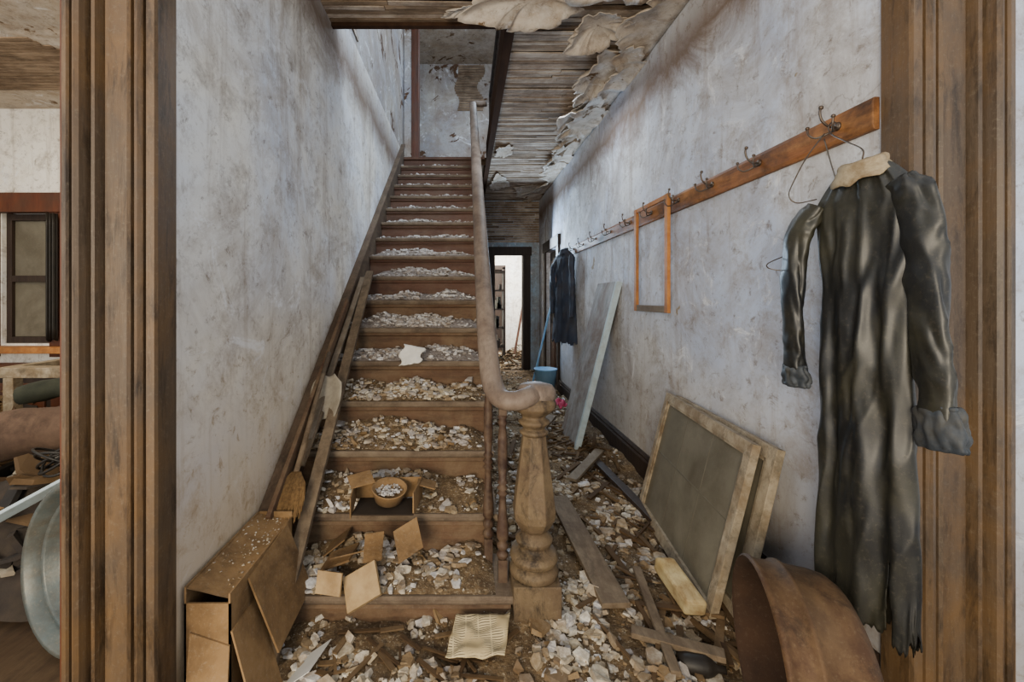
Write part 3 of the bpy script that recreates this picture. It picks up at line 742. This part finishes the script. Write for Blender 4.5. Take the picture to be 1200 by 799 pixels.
b=B([CARD,CARDB,DARK])
def card(p,u,v,m=0,th=0.005):
    p,u,v=Vector(p),Vector(u),Vector(v); n=u.cross(v).normalized()*th
    b.slab(p,u,v,n,m)
zb=RZ*2+0.05
card((-0.50,1.95,zb),(0.30,0.02,0),(0,-0.0,0.09)); card((-0.50,1.95,zb),(0.02,-0.17,-.01),(0,0,0.09),0); card((-0.20,1.97,zb),(-0.02,-0.17,0),(0,0,0.09),0)
card((-0.48,1.79,zb),(0.26,0,0),(0.0,0.15,0.0),2)
card((-0.41,1.70,RZ+.10),(0.07,0.02,0.0),(0.015,-.03,0.13),0); card((-0.30,1.76,RZ+0.19),(0.09,0.06,0.03),(0.035,-0.07,-0.09),0)
card((-0.56,1.72,RZ+0.10),(0.13,0.02,0.02),(0.03,-0.06,0.04),0); card((-0.50,1.86,zb+.08),(0.10,0.02,0.02),(-0.04,0.08,0.02),0)
card((-0.22,1.9,zb+.08),(0.08,0.02,-0.03),(0.0,0.08,0.0),0)
card((-0.60,1.80,RZ+.06),(0.09,0.0,0.07),(0.0,0.10,0.0),0)
b.obj("torn_carton")
b=B([CARD,FLAKEU]); b.lathe((-0.34,1.88,zb+.03),[(.06,0),(.075,.05),(.078,.055),(.072,.055),(.06,.03),(.001,.03)],28,axis=(.1,-.2,1))
for i in range(60):
    a=U(0,6.28); r=.055*math.sqrt(R()); b.chip((-0.34+r*math.cos(a),1.875+r*math.sin(a),zb+.07),U(.005,.014),.005,1,.5)
b.obj("debris_bowl")
b=B([CARDB,CARD])
card((-0.44,1.61,RZ-.04),(0.12,0.02,0.06),(-0.04,0.08,0.08),0,0.02); b.obj("cardboard_piece")
b=B([CARDB,CARD]); card((-0.575,1.64,RZ+.02),(0.10,-0.02,0.0),(0.0,0.03,0.07),0,0.01); b.obj("cardboard_piece")
b=B([CARDB,CARD]); card((-0.58,1.7,RZ+.06),(0.11,0.02,0.03),(0.02,0.09,0.02),1,0.01); b.obj("cardboard_piece")
b=B([PAPER])
def pf(u,v):
    x=-0.41+0.13*u+.02*v+.012*math.sin(v*9); y=2.60+0.05*v
    return (x+0.01*nz(v*4,u*3),y+0.02*nz(u*5,v*5),0.93+0.13*v*(1-.35*u)+.02*u)
b.grid(pf,10,10); b.obj("paper_scrap",solid=0.002)
b=B([NEWS])
def nf(u,v):
    x=-0.07+0.20*u+0.035*v; y=1.45+0.17*v-0.02*u
    return (x,y,0.125+0.02*v+0.018*nz(u*4,v*4,2)+0.02*u*u)
b.grid(nf,16,16); b.obj("newspaper_page",solid=0.003)

b=B([FOAM]); b.slab((0.87,1.70,0.075),(0.075,-0.02,0.01),(-0.03,0.22,0.05),(0.0,-0.02,0.07)); b.obj("foam_block",bevel=0.012)
b=B([BLACK]); b.lathe((0.80,1.48,0.07),[(0.001,-.06),(.028,-.055),(.034,-.03),(.034,.03),(.024,.05),(.012,.065),(.012,.09),(.001,.092)],20,axis=(.9,-.35,.1)); b.obj("dark_bottle")

b=B([BRIST,PLANKW])
p=Vector((-0.755,1.90,0.57)); q=Vector((-0.785,2.45,1.03))
b.tube([p,q],.012,10,m=1,up=(1,0,0))
d=(p-q).normalized()
for i in range(420):
    a=U(-1,1); c2=U(-.4,.4)
    s0=p+Vector((a*.02,0,0)); s1=p+d*U(.10,.19)+Vector((a*.065,c2*.05,c2*.03-.01))
    b.tube([s0,(s0+s1)/2+Vector((a*.012,0,0)),s1],.0016,4,m=0)
b.obj("straw_broom")
b=B([LINEN,PLANKW])
def sf(u,v):
    w=(0.060+0.022*math.sin(v*3.0))*(1 if v<.8 else 1-(v-.8)*2.5)
    x=-0.745+(u-.5)*2*w; 
    return (x-.01*v,2.22+0.12*v+0.02*math.cos((u-.5)*3),0.73+0.20*v-0.02*math.cos((u-.5)*3.1)+0.008*nz(u*4,v*6))
b.grid(sf,12,14,0)
b.tube([(-0.76,2.24,0.74),(-0.77,2.0,0.56)],.012,10,m=1,up=(1,0,0))
b.obj("coal_shovel",solid=0.004)

b=B([BUCKW,METAL])
b.lathe((1.12,6.0,0.05),[(.001,.0),(.125,.0),(.155,.29),(.162,.295),(.162,.31),(.15,.31),(.122,.02),(.001,.02)],28)
b.tube([(1.12-.158*math.cos(t),6.0-.02,0.34-.16*math.sin(t)) for t in [i*math.pi/12 for i in range(13)]],.004,6,m=1,up=(0,1,0))
b.obj("plastic_bucket")
b=B([PINK])
b.grid(lambda u,v:(1.04+.16*u+.02*nz(v*3,u),4.95+.22*v,0.09+.06*nz(u*4,v*4)+.05*math.sin(math.pi*u)*math.sin(math.pi*v)),14,14); b.obj("pink_rag",solid=.004)
plank("broom_stick",(1.00,6.35,0.06),(1.27,6.35,1.2),0.025,0.025,BUCKW,side=(0,1,0))

b=B([WALL_W]); b.box((-0.6,7.9,0),(-0.45,11,3.0)); b.box((1.75,7.9,0),(1.9,11,3.0)); 
b.box((-0.6,11,0),(0.62,11.15,3.0)); b.box((0.95,11,0),(1.9,11.15,3.0)); b.box((0.62,11,2.1),(0.95,11.15,3.0)); b.obj("wall_kitchen")
b=B([CEILP]); b.box((-0.6,7.9,3.0),(1.9,11.15,3.05)); b.obj("ceiling_kitchen")
b=B([CASDK]); b.box((0.55,10.97,0),(0.63,11,2.15)); b.box((0.94,10.97,0),(1.02,11,2.15)); b.box((0.55,10.97,2.1),(1.02,11,2.2)); b.box((0.63,11.05,0),(0.94,11.1,2.1)); b.obj("door_2")
b=B([CASDK,LINEN,BLACK])
b.box((0.48,9.0,0),(0.52,9.5,1.95)); b.box((0.80,9.0,0),(0.83,9.5,1.95))
for z in (.3,.7,1.1,1.5,1.9): b.box((0.52,9.0,z),(0.80,9.5,z+.03))
for i in range(14):
    z=random.choice((.33,.73,1.13,1.53)); x=U(.54,.72); b.box((x,9.05,z),(x+U(.03,.07),9.2,z+U(.08,.25)),random.choice((0,1,2)))
b.obj("storage_shelf")
plank("leaning_plank",(1.15,8.5,0.02),(1.32,8.9,1.5),0.06,0.02,PLANKW,side=(.5,-.5,0))
plank("leaning_plank",(0.95,8.6,0.02),(1.25,9.3,1.2),0.05,0.02,REDW,side=(.5,-.5,0))
b=B([FLAKE,STICK])
for i in range(900):
    x=U(.3,1.5); y=U(8.0,10.5); h=.45*math.exp(-((x-1.2)/.35)**2-((y-9)/.6)**2)
    b.chip((x,y,.01+h*R()),U(.015,.06),U(.006,.02),0 if R()<.6 else 1,.5,U(1,2.5))
b.obj("rubble_pile")

# ---------------------------------------------------------------- parlor (left room)
b=B([REDW,SCREEN,CASDK,ORANGE])
b.box((-4.50,3.95,0.80),(-4.36,4.0,2.16)); b.box((-3.86,3.95,0.80),(-3.70,4.0,2.16)); b.box((-4.55,3.93,2.14),(-3.62,4.0,2.32)); b.box((-4.58,3.88,0.84),(-3.62,4.0,0.90),3)  # orange sill colour stands in for the warm glow under the window
b.box((-4.36,4.04,0.92),(-4.30,4.09,2.15),2); b.box((-3.91,4.04,0.92),(-3.85,4.09,2.15),2)
for z in (0.92,1.50,2.08): b.box((-4.3,4.04,z),(-3.91,4.09,z+.06),2)
b.box((-4.3,4.07,0.98),(-3.91,4.075,2.08),1)
b.obj("window_1",bevel=0.004)
b=B([BLACK])
def cf(u,v): 
    x=-3.84+0.10*u; return (x,3.90+0.02*math.sin(u*22),2.12-1.15*v+.05*nz(u*5)*v)
b.grid(cf,30,10); b.obj("ragged_curtain",solid=.003)
b=B([SASHW])
b.box((-3.2,2.9,0.80),(-2.4,3.0,0.87)); b.box((-3.2,3.4,0.80),(-2.4,3.5,0.87)); b.box((-2.50,2.9,0.0),(-2.43,2.97,0.80)); b.box((-3.15,2.9,0.0),(-3.08,2.97,0.80)); b.box((-2.50,3.43,0.0),(-2.43,3.5,0.80)); b.box((-3.15,3.43,0.0),(-3.08,3.5,0.80)); b.box((-2.47,3.0,0.80),(-2.4,3.4,0.87)); b.box((-3.2,3.0,0.8),(-3.13,3.4,0.87)); b.box((-3.1,2.92,.35),(-2.5,2.96,.4))
b.obj("wooden_table",bevel=.004)
b=B([CASDK,REDW]); b.box((-4.3,3.5,0),(-3.0,3.85,0.72),0); b.box((-4.35,3.45,0.72),(-2.95,3.88,0.76),1)
for i in range(3): b.box((-4.25+i*.43,3.48,0.1),(-3.87+i*.43,3.5,0.65),1)
b.obj("low_cabinet",bevel=.005)
b=B([ROLL]); 
b.tube([(-2.95,2.1,0.58),(-2.4,2.25,0.62),(-1.9,2.4,0.68),(-1.6,2.48,.72)],.12,24,sub=8,wr=.2,wf=7); b.obj("rolled_rug")
b=B([GREENC]); b.tube([(-2.7,2.6,0.76),(-2.3,2.75,0.80),(-1.9,2.8,0.76)],.10,18,sub=8,wr=.5,wf=7,flat=.6); b.obj("green_blanket")
b=B([HEAPM,BLACK,LINEN,STICK,CARD])
def mound(u,v):
    x=-4.6+3.40*u; y=1.72+2.13*v
    e=min(1,u/.12,(1-u)/.12+.25,v/.15+.1,(1-v)/.1+.2)
    return (x,y,max(0.01,(0.42+0.28*nz(x*2.3,y*2.3,4)+.1*nz(x*7,y*7))*e))
b.grid(mound,80,60,0)
for i in range(1800):
    u,v=U(.03,.97),U(.03,.97); p=Vector(mound(u,v))+Vector((0,0,.015)); b.chip(p,U(.02,.08),U(.006,.03),random.choice((0,0,1,1,2,3,3,4)),.7,U(1,2.6))
b.obj("junk_heap")
plank("white_board",(-2.05,1.72,0.36),(-1.50,1.98,0.68),0.07,0.015,SLABE,side=(.3,-.4,.5))
b=B([BLACK]); 
for i in range(5):
    r=.07+.008*i; cz=.58+.005*i
    b.tube([(-1.90+r*math.cos(a),2.0+r*.8*math.sin(a),cz+.05*math.sin(a+i)) for a in [k*math.pi/10 for k in range(21)]],.006,8)
b.obj("coiled_hose")
b=B([ENAMEL])
ax2=Vector((-0.35,-0.93,0.12)).normalized()
b.lathe((-1.46,1.60,0.34),[(.295,-.01),(.304,0),(.312,.010),(.304,.024),(.288,.02),(.280,-.03),(.268,-.045),(.262,-.02),(.250,-.012),(.238,-.02),(.230,-.06),(.20,-.075),(.192,-.05),(.178,-.05),(.17,-.085),(.12,-.10),(.1,-.07),(.06,-.07),(.05,-.1),(.001,-.1)],48,axis=ax2,cap=False)
b.obj("enamel_basin",solid=.005)

# ---------------------------------------------------------------- lights
def area(name,loc,target,size,power,col,sy=None):
    l=bpy.data.lights.new(name,'AREA'); l.energy=power; l.color=col; l.size=size
    if sy: l.shape='RECTANGLE'; l.size_y=sy
    o=bpy.data.objects.new(name,l); bpy.context.scene.collection.objects.link(o)
    o.location=loc; o.rotation_euler=(Vector(target)-Vector(loc)).to_track_quat('-Z','Y').to_euler()
    return o
w=bpy.data.worlds.new("World"); bpy.context.scene.world=w; w.use_nodes=True
bg=w.node_tree.nodes["Background"]; bg.inputs[0].default_value=(0.93,0.96,1.0,1); bg.inputs[1].default_value=1.35
area("room_fill",(-1.2,-2.2,1.5),(0.5,3.0,1.0),1.6,210,(1.0,0.85,0.62),1.4)  # warm fill added behind the camera, simulating windows out of view
area("window_light_upstairs",(0.6,2.2,5.3),(-0.2,5.0,2.0),1.0,170,(0.66,0.81,1.0))
area("window_light_landing",(0.9,6.6,5.3),(-0.2,5.5,3.0),0.8,50,(0.68,0.83,1.0))
area("hall_end_fill",(0.85,6.6,2.0),(0.9,3.0,1.8),0.7,68,(0.60,0.79,1.0))  # cool panel added inside the hall to brighten it; no window here
area("kitchen_fill",(0.9,9.6,2.9),(0.9,9.6,0),1.2,260,(1.0,0.98,0.94))  # unseen ceiling panel added to brighten the far room
area("window_light_parlor",(-3.2,2.2,2.95),(-3.2,3.0,0),1.4,45,(1.0,0.88,0.68))
area("hall_ceiling_fill",(0.75,3.6,3.0),(0.75,3.8,0),0.7,16,(0.8,0.9,1.0))  # plain fill panel under the hall ceiling, added without a fixture

# ---------------------------------------------------------------- camera
cd=bpy.data.cameras.new("camera"); cd.lens=15; cd.sensor_width=36; cd.sensor_fit='HORIZONTAL'
cd.shift_x=54/1200; cd.shift_y=-49.5/1200; cd.clip_start=0.05
co=bpy.data.objects.new("camera",cd); bpy.context.scene.collection.objects.link(co)
co.location=(0,0,1.34); co.rotation_euler=(math.radians(90),0,0)
bpy.context.scene.camera=co
